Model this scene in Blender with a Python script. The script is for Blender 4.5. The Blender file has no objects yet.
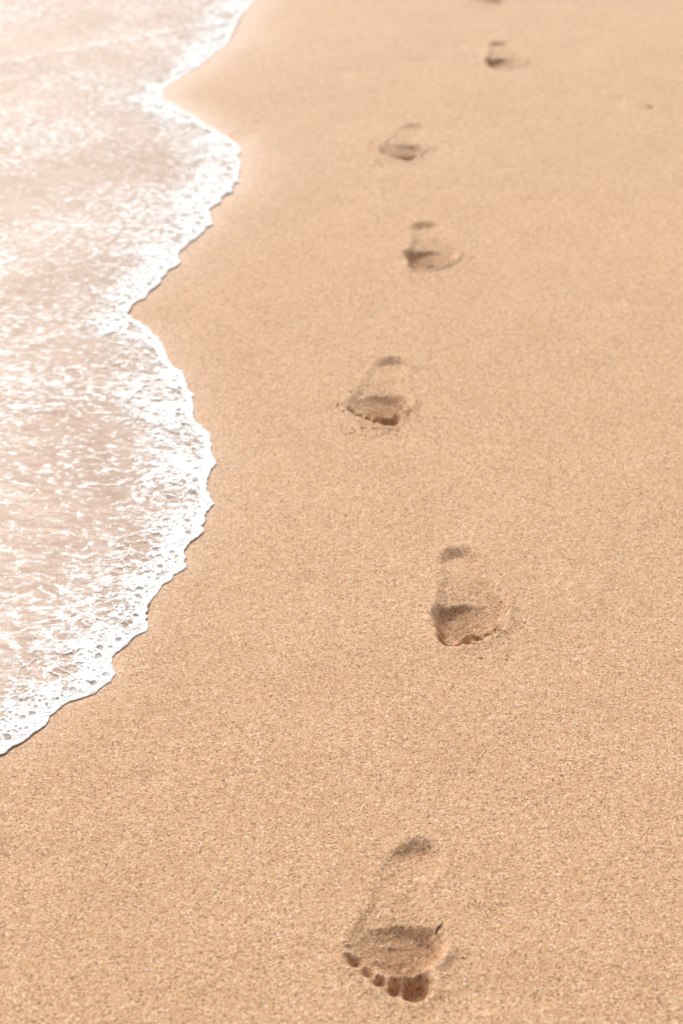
import bpy, bmesh, math, numpy as np
from mathutils import Vector
# shoreline (world metres, x east / y along the beach)
SHORE=[(-.582,1.650),(-.521,1.691),(-.469,1.729),(-.413,1.757),(-.388,1.794),(-.367,1.814),(-.360,1.855),(-.337,1.875),(-.309,1.884),(-.296,1.914),(-.304,1.958),(-.290,1.985),(-.263,2.030),(-.266,2.078),(-.249,2.135),(-.222,2.175),(-.228,2.239),(-.204,2.290),(-.196,2.351),(-.208,2.410),(-.200,2.471),(-.211,2.551),(-.240,2.635),(-.250,2.705),(-.272,2.778),(-.303,2.854),(-.328,2.933),(-.355,2.974),(-.385,3.010),(-.380,3.058),(-.353,3.124),(-.331,3.192),(-.306,3.253),(-.320,3.311),(-.287,3.370),(-.262,3.437),(-.270,3.516),(-.241,3.599),(-.220,3.684),(-.224,3.865),(-.253,3.942),(-.309,4.028),(-.361,4.117),(-.422,4.202),(-.430,4.275),(-.395,4.366),(-.349,4.468),(-.317,4.549),(-.291,4.675),(-.274,4.854),(-.245,5.044),(-.223,5.195),(-.195,5.465)]

# ---------- noise helpers ----------
def _h(ix,iy,seed):
    n=(ix.astype(np.int64)*374761393+iy.astype(np.int64)*668265263+seed*974634777)&0x7fffffff
    n=((n^(n>>13))*1274126177)&0x7fffffff
    n=(n^(n>>16))&0xffff
    return n/65535.0
def vn(x,y,seed=0):
    x=np.asarray(x,float);y=np.asarray(y,float)
    ix=np.floor(x);iy=np.floor(y);fx=x-ix;fy=y-iy
    fx=fx*fx*fx*(fx*(fx*6-15)+10);fy=fy*fy*fy*(fy*(fy*6-15)+10)
    a=_h(ix,iy,seed);b=_h(ix+1,iy,seed);c=_h(ix,iy+1,seed);d=_h(ix+1,iy+1,seed)
    return (a+(b-a)*fx)*(1-fy)+(c+(d-c)*fx)*fy-0.5
def fbm(x,y,o=4,seed=0):
    s=0;a=1;t=0
    for i in range(o):
        s=s+a*vn(x*2**i+17.3*i,y*2**i-9.1*i,seed+i);t+=a;a*=.5
    return s/t*2
def ss(x,a,b):
    t=np.clip((x-a)/(b-a),0,1);return t*t*(3-2*t)
def blur(A,sx,sy):
    for ax,s in((1,sx),(0,sy)):
        n=int(3*s)+1;k=np.exp(-np.arange(-n,n+1)**2/(2*s*s));k/=k.sum()
        P=np.pad(A,[(n,n) if ax==a else (0,0) for a in(0,1)],mode='edge')
        A=sum(k[i]*(P[:,i:i+A.shape[1]] if ax==1 else P[i:i+A.shape[0],:]) for i in range(2*n+1))
    return A

def grid_mesh(name,X,Y,Z,mat,keep=None,attrs=None,origin=(0,0,0)):
    ny,nx=X.shape
    co=np.stack([X-origin[0],Y-origin[1],Z-origin[2]],-1).reshape(-1,3)
    j,i=np.mgrid[0:ny-1,0:nx-1]
    a=(j*nx+i);f=np.stack([a,a+1,a+nx+1,a+nx],-1)
    if (X[0,1]-X[0,0])*(Y[1,0]-Y[0,0])<0: f=f[...,::-1]
    f=f.reshape(-1,4) if keep is None else f[keep]
    used=np.zeros(len(co),bool);used[f.ravel()]=True
    remap=np.cumsum(used)-1
    co2=co[used];f=remap[f]
    me=bpy.data.meshes.new(name)
    me.vertices.add(len(co2));me.vertices.foreach_set("co",co2.astype(np.float32).ravel())
    me.loops.add(f.size);me.loops.foreach_set("vertex_index",f.astype(np.int32).ravel())
    me.polygons.add(len(f));me.polygons.foreach_set("loop_start",np.arange(0,f.size,4,dtype=np.int32))
    me.polygons.foreach_set("loop_total",np.full(len(f),4,np.int32))
    me.polygons.foreach_set("use_smooth",np.ones(len(f),bool))
    if attrs:
        for k,v in attrs.items():
            at=me.attributes.new(k,'FLOAT','POINT');at.data.foreach_set("value",v.ravel()[used].astype(np.float32))
    me.update();me.validate()
    ob=bpy.data.objects.new(name,me);ob.location=origin
    bpy.context.scene.collection.objects.link(ob);me.materials.append(mat);return ob

# ---------- shoreline ----------
sh=np.array(SHORE);sh=sh[np.argsort(sh[:,1])]
r=np.random.RandomState(4)
low=[(-1.1,1.35),(-1.5,.9)]+[(-2.0-.3*k+r.uniform(-.3,.3),.2-1.5*k) for k in range(5)]
low+= [(-20,-60),(-60,-200)]
hi=[];x=sh[-1,0];y=sh[-1,1]
for k in range(30):
    y+=r.uniform(.15,.3)*(1+k*.25);x=-.28+r.uniform(-.22,.22)*(1+k*.12)-.02*k;hi.append((x,y))
hi+=[(-8,120),(-20,400)]
sh=np.array(sorted(low+list(map(tuple,sh))+hi,key=lambda p:p[1]))
def f0(y): return np.interp(y,sh[:,1],sh[:,0])
def fshore(y):
    y=np.asarray(y,float);w=0;s=0
    for k in range(-4,5):
        g=math.exp(-k*k/8.);s=s+g*f0(y+k*.005);w+=g
    bead=np.abs(fbm(y*34,y*0+1.3,2,9))
    return s/w+.007*fbm(y*16,y*0+3.3,3,5)+.012*(bead-.25)+.003*fbm(y*110,y*0+5.3,2,13)
dy=np.arange(-3,16,.004);SP=np.stack([fshore(dy),dy],-1)
def shore_dist(X,Y):
    p=np.stack([X.ravel(),Y.ravel()],-1);d=np.full(len(p),9.)
    for a in range(0,len(p),4000):
        q=p[a:a+4000];lo=q[:,1].min()-.3;hi_=q[:,1].max()+.3
        m=SP[(SP[:,1]>lo)&(SP[:,1]<hi_)]
        if len(m)==0: d[a:a+4000]=np.abs(q[:,0]-fshore(q[:,1]));continue
        d[a:a+4000]=np.sqrt(((q[:,None,:]-m[None])**2).sum(-1).min(1))
    return d.reshape(X.shape)

# ---------- node helpers ----------
class NT:
    def __init__(s,name):
        s.m=bpy.data.materials.new(name);s.m.use_nodes=True;s.t=s.m.node_tree;s.t.nodes.clear()
        s.out=s.n('ShaderNodeOutputMaterial')
    def n(s,ty,**k):
        x=s.t.nodes.new(ty)
        for a,b in k.items(): setattr(x,a,b)
        return x
    def set(s,node,inp,v):
        if isinstance(v,bpy.types.NodeSocket): s.t.links.new(v,node.inputs[inp])
        else: node.inputs[inp].default_value=v
    def math(s,op,a,b=0.0,c=0.0,clamp=False):
        x=s.n('ShaderNodeMath',operation=op,use_clamp=clamp)
        s.set(x,0,a);s.set(x,1,b)
        if op in('MULTIPLY_ADD',): s.set(x,2,c)
        return x.outputs[0]
    def mr(s,v,a,b,c=0.0,d=1.0,smooth=True):
        x=s.n('ShaderNodeMapRange',interpolation_type='SMOOTHSTEP' if smooth else 'LINEAR')
        s.set(x,0,v);s.set(x,1,a);s.set(x,2,b);s.set(x,3,c);s.set(x,4,d);return x.outputs[0]
    def noise(s,vec,scale,detail=3,rough=.5,out=0):
        x=s.n('ShaderNodeTexNoise',noise_dimensions='2D');s.set(x,'Vector',vec);s.set(x,'Scale',scale);s.set(x,'Detail',detail);s.set(x,'Roughness',rough);return x.outputs[out]
    def vor(s,vec,scale,feature='F1',out=0,rand=1.0):
        x=s.n('ShaderNodeTexVoronoi',feature=feature,voronoi_dimensions='2D');s.set(x,'Vector',vec);s.set(x,'Scale',scale);s.set(x,'Randomness',rand);return x.outputs[out]
    def mapping(s,vec,scale=(1,1,1),rot=(0,0,0),loc=(0,0,0)):
        x=s.n('ShaderNodeMapping');s.set(x,0,vec);x.inputs['Scale'].default_value=scale;x.inputs['Rotation'].default_value=rot;x.inputs['Location'].default_value=loc;return x.outputs[0]
    def warp(s,src,base,scale,det,amt):
        vm=s.n('ShaderNodeVectorMath',operation='MULTIPLY_ADD');s.t.links.new(s.noise(src,scale,det,.5,1),vm.inputs[0]);vm.inputs[1].default_value=(amt,amt,0);s.t.links.new(base,vm.inputs[2]);return vm.outputs[0]
    def pos(s): return s.n('ShaderNodeNewGeometry').outputs['Position']
    def attr(s,nm): return s.n('ShaderNodeAttribute',attribute_name=nm).outputs['Fac']
    def ramp(s,f,stops):
        x=s.n('ShaderNodeValToRGB');s.set(x,0,f);cr=x.color_ramp
        while len(cr.elements)<len(stops): cr.elements.new(.5)
        for e,(p,c) in zip(cr.elements,stops): e.position=p;e.color=(*c,1)
        return x.outputs[0]
    def mix(s,f,a,b,bt='MIX'):
        x=s.n('ShaderNodeMix',data_type='RGBA',blend_type=bt)
        s.set(x,0,f)
        s.set(x,6,a if isinstance(a,bpy.types.NodeSocket) else (*a,1));s.set(x,7,b if isinstance(b,bpy.types.NodeSocket) else (*b,1));return x.outputs[2]
    def bump(s,h,dist,strength=1.0,nrm=None):
        x=s.n('ShaderNodeBump');s.set(x,'Height',h);s.set(x,'Distance',dist);s.set(x,'Strength',strength)
        if nrm: s.set(x,'Normal',nrm)
        return x.outputs[0]
    def mixsh(s,f,a,b):
        x=s.n('ShaderNodeMixShader');s.set(x,0,f);s.t.links.new(a,x.inputs[1]);s.t.links.new(b,x.inputs[2]);return x.outputs[0]
    def finish(s,sh): s.t.links.new(sh,s.out.inputs[0]);return s.m

def sand_mat():
    t=NT('sand');P=t.pos();damp_shade=t.attr('damp_shade');wet=t.attr('wet')
    cell=t.n('ShaderNodeSeparateColor');t.t.links.new(t.vor(P,500,'F1',1),cell.inputs[0])
    g=cell.outputs[0]
    # individual grains: mostly quartz/orange, some dark mineral and some pale shell
    col=t.ramp(g,[(0,(.12,.065,.04)),(.08,(.28,.155,.09)),(.18,(.555,.32,.17)),(.5,(.675,.41,.228)),(.82,(.78,.505,.30)),(.93,(.85,.66,.47)),(1,(.95,.85,.73))])
    n2=t.noise(P,330,2,.6)
    col=t.mix(.36,col,t.ramp(n2,[(.3,(.48,.275,.145)),(.5,(.675,.412,.232)),(.7,(.83,.56,.36))]))
    n3=t.noise(P,7,3,.6)
    col=t.mix(1.0,col,t.ramp(n3,[(.3,(.95,.935,.92)),(.7,(1,1,1))]),'MULTIPLY')
    n4=t.noise(P,75,2,.6)
    col=t.mix(1.0,col,t.ramp(n4,[(.3,(.92,.90,.88)),(.65,(1,1,1))]),'MULTIPLY')
    sy=t.n('ShaderNodeSeparateXYZ');t.set(sy,0,P)
    col=t.mix(t.mr(sy.outputs[1],1.0,5.0,0,1,False),t.mix(1.0,col,(.965,.945,.92),'MULTIPLY'),t.mix(.10,col,(.93,.79,.66)))  # paler with distance: haze and grazing sheen painted into the sand colour
    col=t.mix(t.math('MULTIPLY',damp_shade,.75),col,t.mix(1.0,col,(.75,.69,.645),'MULTIPLY'))  # damp tone plus painted shade darkening the hollows of the prints
    col=t.mix(t.math('MULTIPLY',wet,.6),col,t.mix(1.0,col,(.84,.83,.87),'MULTIPLY'))
    h=t.math('ADD',t.noise(P,430,2,.6),t.math('MULTIPLY',t.noise(P,110,2,.6),1.1))
    nb=t.bump(h,.0015,t.mr(wet,0,1,1.0,.3,False))
    p=t.n('ShaderNodeBsdfPrincipled');t.set(p,'Base Color',col);t.set(p,'Normal',nb)
    t.set(p,'Roughness',t.mr(wet,0,1,.8,.40,False));t.set(p,'Specular IOR Level',t.mr(wet,0,1,.3,.5,False))
    return t.finish(p.outputs[0])
SAND=sand_mat()

# ---------- ground sheet ----------
def axis(parts):
    o=[]
    for a,b,s in parts: o+=list(np.round(np.arange(a,b-1e-9,s),5))
    return o
def outward(start,end,s0,g=1.35):
    o=[];v=start;s=s0;sg=1 if end>start else -1
    while abs(v-start)<abs(end-start): s*=g;v+=sg*s;o.append(v)
    return o
xs=np.array(sorted(outward(-1.8,-500,.01)+axis([(-1.8,1.5,.01)])+[1.5]+outward(1.5,500,.01)))
ys=np.array(sorted(outward(.8,-300,.01)+axis([(.8,6.4,.01)])+[6.4]+outward(6.4,700,.01)))
def und(X,Y):
    near=1/(1+(np.hypot(X,Y-3)/8)**2)
    dents=-.0022*ss(fbm(X*14,Y*14,2,91),.45,.85)
    return (.0028*fbm(X*2.2,Y*1.6,3,1)+.0013*fbm(X*9,Y*8,3,4)+dents)*near
GX,GY=np.meshgrid(xs,ys)
inl=np.clip(fshore(GY)-GX,0,None)
GZ=und(GX,GY)-.012*np.clip(inl,0,1.5)-.02*np.clip(inl-1.5,0,60)-.004*ss(inl,0,.05)
out_d=np.clip(GX-fshore(GY),-.01,10)
GW=np.exp(-np.clip(out_d,0,10)/.06)*(.6+.4*ss(GY,2.6,4.2))+.35*np.exp(-np.clip(out_d,0,10)/.35)*ss(GY,3.0,4.6)
GW=np.clip(GW,0,1)

# heel_x, heel_y, tilt, side, length, depth, heel depth, seed, arch fill, ball shift, ball depth
FP=[(.090,1.606,-10.0,+1,.249,1.05,.9,1,.2,-.2,1.2),(.166,2.229,2.0,-1,.243,1.05,.8,2,.45,0,1.35),(.092,2.842,-11,+1,.243,1.0,.75,3,.2,0,1.2),
    (.168,3.452,1,-1,.240,1.05,.8,4,.42,0,1.3),(.170,4.035,-14,+1,.235,.85,.55,5,.18,0,1.1),(.402,4.667,1,-1,.235,1.05,.85,6,.4,0,1.3),(.415,5.26,-6,+1,.245,.9,.8,7,.3,0,1.2)]
def foot(X,Y,p,cell):
    hx,hy,tilt,side,L,dep,hd,seed,af,bs,bd=p
    left=side<0
    a=math.radians(tilt);dx,dyv=math.sin(a),-math.cos(a)
    rx,ry=(X-hx)*100*25/(L*100),(Y-hy)*100*25/(L*100)
    t=rx*dx+ry*dyv
    w=(rx*(-dyv)+ry*dx)*side   # medial positive
    t=t+.28*fbm(X*45,Y*45,3,seed);w=w+.28*fbm(X*45+9,Y*45,3,seed+20)
    def ell(t0,w0,rt,rw,ang=0):
        c,s=math.cos(ang),math.sin(ang);u=(t-t0)*c+(w-w0)*s;v=-(t-t0)*s+(w-w0)*c
        return (np.sqrt((u/rt)**2+(v/rw)**2)-1)*min(rt,rw)
    heel=ell(3.6,.1,3.6,2.8)
    tc=np.clip((t-4)/12,0,1);arch=np.hypot(t-(4+12*tc),w-(-.7-.4*tc+bs*tc+(.5 if left else 0)))-(2.4+(2.4 if left else 1.2)*tc)
    ball=ell(17.3,bs,3.8,4.95,.16)
    tt=[(22.5,2.8,2.2,1.7),(22.7,.7,1.5,1.0),(22.0,-.95,1.35,.95),(21.0,-2.45,1.25,.92),(19.9,-3.75,1.1,.88)]
    toes=[ell(q[0],q[1]+bs,q[2],q[3]) for q in tt]
    D=np.zeros_like(X)
    def add(sd,d,soft=.45):
        nonlocal D
        D=np.maximum(D,d*ss(-sd,-soft*.4,soft))
    med=ss(w,-4,2.0)
    add(arch,np.interp(t,[3,8,13,17],[af,af*.7,af*.95+.1,af+.3]),1.0)
    add(heel,hd*np.interp(t,[0,2,4,8],[1.2,1.0,.65,.2]),1.3)
    add(ball,bd*np.interp(t,[13.4,14.8,17,19.5,21],[.8,1.15,1.5,1.85,1.7])*(.42+.63*med),1.4)
    for i,e in enumerate(toes): add(e,(.55+.45*bd)*[2.2,1.65,1.5,1.35,1.2][i],.8)
    if left: # left prints roll off the big-toe joint, so ball and toe run together
        add(ell(19.9,2.6,2.4,2.1),1.75*bd,1.3)
    s=.0020/cell
    D=blur(D,s,s)
    und_=np.minimum(np.minimum(heel,arch),np.minimum(ball,np.minimum.reduce(toes)))
    nz=.55+1.3*np.clip(fbm(X*26,Y*26,3,seed+40)+.25,0,1)
    front=ss(t,11,19)
    rim=.20*np.exp(-((und_-.65)/.6)**2)*nz*(.25+1.1*front)
    near=np.exp(-np.abs(und_-.2)/.8)
    crumb=np.clip(fbm(X*230,Y*230,2,seed+60)-.05,0,1)*.45*near*(.25+front)*np.clip(.3+fbm(X*30,Y*30,2,seed+33)*2,0,1)
    floor=(.11*fbm(X*60,Y*60,4,seed+70)+.06*fbm(X*220,Y*220,2,seed+75))*ss(-und_,-.4,.8)
    z=(-D*dep+rim*dep+crumb+floor)/100
    fade=ss(und_,2.6,1.8)
    dshade=ss(-und_,-.5,.5)*np.clip(.05+D/1.5*.95,0,1)  # depth mask for the damp tone and shade painted in the print
    return z*fade,blur(dshade,s*1.3,s*1.3)
keep=np.ones((len(ys)-1,len(xs)-1),bool)
for p in FP:
    hx,hy,tilt=p[0],p[1],p[2];cx=hx+math.sin(math.radians(tilt))*.13
    x0=round(cx-.095,2);x1=round(cx+.095,2);y0=round(hy-.29,2);y1=round(hy+.04,2)
    i0,i1=np.argmin(abs(xs-x0)),np.argmin(abs(xs-x1));j0,j1=np.argmin(abs(ys-y0)),np.argmin(abs(ys-y1))
    keep[j0:j1,i0:i1]=False
    sub=8 if hy<3.6 else 5
    fx=np.linspace(xs[i0],xs[i1],(i1-i0)*sub+1);fy=np.linspace(ys[j0],ys[j1],(j1-j0)*sub+1)
    X,Y=np.meshgrid(fx,fy)
    def bil(A):
        a=np.stack([np.interp(fx,xs[i0:i1+1],A[j,i0:i1+1]) for j in range(j0,j1+1)])
        return np.stack([np.interp(fy,ys[j0:j1+1],a[:,i]) for i in range(len(fx))],1)
    z,dshade=foot(X,Y,p,.01/sub)
    grid_mesh('footprint',X,Y,bil(GZ)+z,SAND,attrs={'damp_shade':dshade,'wet':bil(GW)},origin=(cx,hy-.125,0))
ground=grid_mesh('beach_sand',GX,GY,GZ,SAND,keep=keep,attrs={'damp_shade':GZ*0,'wet':GW})

# ---------- water ----------
L1=np.array([(-1.6,2.78),(-.70,2.85),(-.585,2.86),(-.50,2.93),(-.43,2.99),(-.385,3.03)])
L2=np.array([(-2.4,4.1),(-.9,4.42),(-.62,4.62),(-.42,4.76),(-.3,4.83)])
def line_dist(X,Y,Lp):
    yl=np.interp(X,Lp[:,0],Lp[:,1])+.02*fbm(X*9,X*0+7,3,31)
    d=Y-yl;d=np.where(X<Lp[-1,0]+.03,d,9);return d
wy=np.array(sorted(outward(1.1,-300,.02)+list(np.arange(1.1,6.5,.008))+outward(6.5,700,.008,1.3)))
s_=[0]
while s_[-1]<400:
    s=s_[-1];s_.append(s+(.004 if s<.1 else .012 if s<1.7 else (s-1.7)*.3+.015))
s_=np.array(s_);S,WY=np.meshgrid(-s_[::-1],wy);WX=fshore(WY)+S
D=shore_dist(WX,WY);D=np.minimum(D,-S)
def wz_(X,Y,D):
    nf=1/(1+(np.hypot(X,Y-3)/8)**2)
    z=.001+.003*ss(D,0,.03)+(.0011*fbm(X*7,Y*13,4,50)+.0005*fbm(X*25,Y*45,2,54))*ss(D,.01,.06)*nf
    a=line_dist(X,Y,L1);b=line_dist(X,Y,L2)
    return z+.002*np.exp(-(a/.02)**2)+.002*np.exp(-(b/.025)**2),np.minimum(abs(a),abs(b))
WZ,lineA=wz_(WX,WY,D)
def water_mat():
    t=NT('shallow_sea_water');P=t.pos();d=t.attr('edge');l1=t.attr('line')
    tr=t.n('ShaderNodeBsdfTransparent');tr.inputs[0].default_value=(.95,.90,.87,1)
    df=t.n('ShaderNodeBsdfDiffuse')
    cn=t.noise(P,4,4,.62)
    t.set(df,0,t.ramp(cn,[(.3,(.58,.395,.285)),(.7,(.68,.50,.39))]))
    body=t.mixsh(t.mr(cn,.3,.7,.42,.60,False),tr.outputs[0],df.outputs[0])
    Pm=t.mapping(P,(1,1.5,1),(0,0,.22))
    h=t.math('ADD',t.noise(Pm,18,3,.55),t.math('MULTIPLY',t.noise(Pm,60,2,.55),.25))
    nb=t.bump(h,.003,.6)
    gl=t.n('ShaderNodeBsdfGlossy');t.set(gl,'Roughness',.33);t.set(gl,'Normal',nb);gl.inputs[0].default_value=(.88,.86,.83,1)
    fr=t.n('ShaderNodeFresnel');t.set(fr,0,1.33)
    surf=t.mixsh(t.math('MULTIPLY',fr.outputs[0],.75),body,gl.outputs[0])
    W=t.warp(P,Pm,14,3,.05)
    n1=t.noise(W,58,5,.72);n0=t.noise(P,3.4,3,.62)
    rid=t.math('ABSOLUTE',t.math('SUBTRACT',t.noise(W,15,5,.66),.5))
    ridge=t.mr(rid,0,.045,1,0)
    dens=t.math('ADD',t.mr(n0,.36,.66,-.05,.065,False),t.mr(d,0,.35,.06,0,False))
    dens=t.math('ADD',dens,t.mr(l1,0,.03,.08,0))
    v=t.math('ADD',t.math('ADD',n1,t.math('MULTIPLY',ridge,.09)),dens)
    m=t.math('ADD',t.math('MULTIPLY',t.mr(v,.575,.655),.78),t.math('MULTIPLY',t.mr(v,.48,.62),.12))
    fo=t.n('ShaderNodeBsdfDiffuse');fo.inputs[0].default_value=(.94,.915,.895,1);t.set(fo,'Normal',t.bump(n1,.002,.3))
    return t.finish(t.mixsh(m,surf,fo.outputs[0]))
grid_mesh('sea_water',WX,WY,WZ,water_mat(),attrs={'edge':np.minimum(D,5),'line':np.minimum(lineA,5)})

# ---------- foam band along the edge ----------
fy=np.array(sorted(list(np.arange(1.2,5.7,.0028))+outward(5.7,60,.003,1.06)))
fs=np.array(list(np.arange(0,.04,.0015))+list(np.arange(.04,.20,.004)))
S,FY=np.meshgrid(-fs[::-1],fy);FX=fshore(FY)+S
FX=FX+.003*ss(S,-.02,0)
Df=np.minimum(shore_dist(FX,FY),-S)
wz,_=wz_(FX,FY,Df)
thick=.0022*np.sqrt(np.clip(Df/.014,0,1))*(.35+.65*np.exp(-Df/.025))*(1+.7*fbm(FX*70,FY*70,3,77))
FZ=wz+.0006+thick*ss(Df,.19,.06)
def foam_mat():
    t=NT('sea_foam');P=t.pos();d=t.attr('edge')
    W=t.warp(P,P,26,3,.05)
    n0=t.noise(P,7.5,2,.5);n1=t.noise(W,46,6,.70)
    w=t.mr(n0,.38,.60,.014,.090,False)
    dn=t.math('DIVIDE',d,w)
    sol=t.math('SUBTRACT',t.math('ADD',t.math('MULTIPLY',n1,3.2),-.1),dn)
    solid=t.mr(sol,.28,.72)
    rimw=t.mr(d,.010,.018,1,0)
    solid=t.math('MAXIMUM',solid,t.math('MULTIPLY',rimw,t.mr(n1,.26,.40)))
    dte=t.vor(W,38,'DISTANCE_TO_EDGE',0)
    wall=t.mr(dte,.02,.17,1,0)
    lz=t.math('MULTIPLY',t.mr(d,.02,.17,1,0),t.mr(n1,.36,.52))
    m=t.math('MAXIMUM',solid,t.math('MULTIPLY',wall,lz))
    vb=t.vor(P,125,'F1',0);hole=t.mr(vb,.22,.38,1,0)
    sel=t.mr(t.noise(P,40,2,.5),.44,.54)
    hz=t.mr(d,.004,.010)
    m=t.math('MULTIPLY',m,t.math('SUBTRACT',1.0,t.math('MULTIPLY',t.math('MULTIPLY',hole,sel),t.math('MULTIPLY',hz,.65))))
    vb2=t.vor(P,38,'F1',0);m=t.math('MULTIPLY',m,t.math('SUBTRACT',1.0,t.math('MULTIPLY',t.mr(vb2,.14,.21,.7,0),hz)))
    m=t.math('MULTIPLY',m,t.mr(d,.11,.19,1,0))
    p=t.n('ShaderNodeBsdfPrincipled');t.set(p,'Base Color',(.94,.925,.91,1));t.set(p,'Roughness',.6)
    hb=t.math('ADD',t.math('MULTIPLY',t.vor(P,230,'F1',0),-.5),t.noise(P,80,3,.6))
    t.set(p,'Normal',t.bump(hb,.0024,.7))
    tl=t.n('ShaderNodeBsdfTranslucent');tl.inputs[0].default_value=(.95,.93,.92,1)
    tr=t.n('ShaderNodeBsdfTransparent')
    return t.finish(t.mixsh(m,tr.outputs[0],t.mixsh(.10,p.outputs[0],tl.outputs[0])))
grid_mesh('sea_foam',FX,FY,FZ,foam_mat(),attrs={'edge':Df})

# ---------- loose sand clumps thrown around the prints ----------
rr=np.random.RandomState(11)
bm=bmesh.new()
def clump(x,y,s):
    res=bmesh.ops.create_icosphere(bm,subdivisions=1,radius=s)
    sc=(rr.uniform(.8,1.4),rr.uniform(.8,1.4),rr.uniform(.5,.8))
    for v in res['verts']:
        k=rr.uniform(.75,1.2);v.co=Vector((v.co.x*sc[0]*k+x,v.co.y*sc[1]*k+y,v.co.z*sc[2]*k+s*.25))
for p in FP:
    hx,hy,tilt,side=p[:4]
    for _ in range(90):
        a=math.radians(tilt)
        t=rr.uniform(13,26);wv=rr.choice([-1,1])*rr.uniform(5.0,7.5) if t<21 else rr.uniform(-5,5)
        if t>=21: t=rr.uniform(25,28)
        X=hx+(math.sin(a)*t+math.cos(a)*wv)/100;Y=hy+(-math.cos(a)*t+math.sin(a)*wv)/100
        clump(X,Y,abs(rr.normal(0,.0007))+.0006)
for _ in range(320):
    clump(rr.uniform(-.15,1.2),rr.uniform(1.2,5.2),abs(rr.normal(0,.0007))+.0006)
for cx,cy,n in((-.003,3.18,5),(.035,3.71,6),(.09,3.62,3),(.055,2.59,4),(.215,2.10,14),(.20,2.03,10)):
    for _ in range(n): clump(cx+rr.normal(0,.010),cy+rr.normal(0,.014),rr.uniform(.001,.002))
me=bpy.data.meshes.new('sand_clumps');bm.to_mesh(me);bm.free()
ob=bpy.data.objects.new('sand_clumps',me);bpy.context.scene.collection.objects.link(ob);me.materials.append(SAND)

# ---------- twig ----------
def tube(name,pts,rad,mat):
    bm=bmesh.new();rings=[]
    for i,(q,rd) in enumerate(zip(pts,rad)):
        a=Vector(pts[max(i-1,0)]);b=Vector(pts[min(i+1,len(pts)-1)]);d=(b-a).normalized()
        u=d.cross(Vector((0,0,1))).normalized();v=u.cross(d)
        rings.append([bm.verts.new(Vector(q)+(u*math.cos(k*math.pi/4)+v*math.sin(k*math.pi/4))*rd) for k in range(8)])
    for A,B in zip(rings,rings[1:]):
        for k in range(8): bm.faces.new((A[k],A[(k+1)%8],B[(k+1)%8],B[k]))
    bm.faces.new(rings[0]);bm.faces.new(rings[-1][::-1])
    bmesh.ops.recalc_face_normals(bm,faces=bm.faces)
    me=bpy.data.meshes.new(name);bm.to_mesh(me);bm.free();me.materials.append(mat)
    o=bpy.data.objects.new(name,me);bpy.context.scene.collection.objects.link(o);return o
t=NT('dark_wet_wood');p=t.n('ShaderNodeBsdfPrincipled');t.set(p,'Base Color',t.ramp(t.noise(t.pos(),600,3),[(.3,(.05,.028,.018)),(.7,(.12,.07,.045))]));t.set(p,'Roughness',.6);WOOD=t.finish(p.outputs[0])
tube('twig',[(.1005,1.4555,.0008),(.1015,1.460,.0022),(.1035,1.4635,.0030),(.1065,1.466,.0034),(.1085,1.4715,.0030)],[.0006,.0010,.0011,.0009,.0004],WOOD)
t=NT('seaweed');p=t.n('ShaderNodeBsdfPrincipled');t.set(p,'Base Color',t.ramp(t.noise(t.pos(),300,3),[(.3,(.04,.08,.03)),(.7,(.11,.15,.05))]));t.set(p,'Roughness',.4);WEED=t.finish(p.outputs[0])
bm=bmesh.new();N=8;top=[];bot=[];mid=[]
for k in range(N+1):
    u=k/N;wd=.004*math.sin(math.pi*min(max(u,.06),.96))**.7;xx=.706+.015*u;yy=4.148+.005*math.sin(u*4);z=.0025+.001*math.sin(u*5)
    top.append(bm.verts.new((xx,yy+wd,z+.0015)));mid.append(bm.verts.new((xx,yy,z)));bot.append(bm.verts.new((xx,yy-wd,z+.002)))
for k in range(N):
    bm.faces.new((mid[k],mid[k+1],top[k+1],top[k]));bm.faces.new((bot[k],bot[k+1],mid[k+1],mid[k]))
me=bpy.data.meshes.new('seaweed_scrap');bm.to_mesh(me);bm.free();me.materials.append(WEED)
bpy.context.scene.collection.objects.link(bpy.data.objects.new('seaweed_scrap',me))

# ---------- light ----------
sc=bpy.context.scene
w=bpy.data.worlds.new("World");sc.world=w;w.use_nodes=True;nt=w.node_tree
bg=nt.nodes['Background'];sky=nt.nodes.new('ShaderNodeTexSky');sky.sky_type='NISHITA';sky.sun_disc=False
EL=math.radians(43);AZ=math.radians(-22)
sky.sun_elevation=EL;sky.sun_rotation=AZ%(2*math.pi);sky.dust_density=4;sky.air_density=1
hs=nt.nodes.new('ShaderNodeHueSaturation');hs.inputs['Saturation'].default_value=.25
nt.links.new(sky.outputs[0],hs.inputs['Color']);nt.links.new(hs.outputs[0],bg.inputs[0]);bg.inputs[1].default_value=.145
sl=bpy.data.lights.new('sun','SUN');sl.energy=2.5;sl.angle=math.radians(18);sl.color=(1,.955,.885)
so=bpy.data.objects.new('sun',sl);sc.collection.objects.link(so)
dirv=Vector((math.sin(AZ)*math.cos(EL),math.cos(AZ)*math.cos(EL),math.sin(EL)))
so.rotation_euler=(-dirv).to_track_quat('-Z','Y').to_euler();so.location=(dirv*10)
# ---------- camera ----------
cd=bpy.data.cameras.new('camera');co=bpy.data.objects.new('camera',cd);sc.collection.objects.link(co);sc.camera=co
co.location=(0,0,1.406);co.rotation_euler=(math.radians(90-31.1),0,0)
cd.sensor_fit='VERTICAL';cd.sensor_height=36;cd.sensor_width=24;cd.lens=64.8;cd.clip_end=2000;cd.clip_start=.05
cd.dof.use_dof=True;cd.dof.focus_distance=2.3;cd.dof.aperture_fstop=5.0
sc.view_settings.view_transform='Standard';sc.view_settings.look='None';sc.view_settings.exposure=0
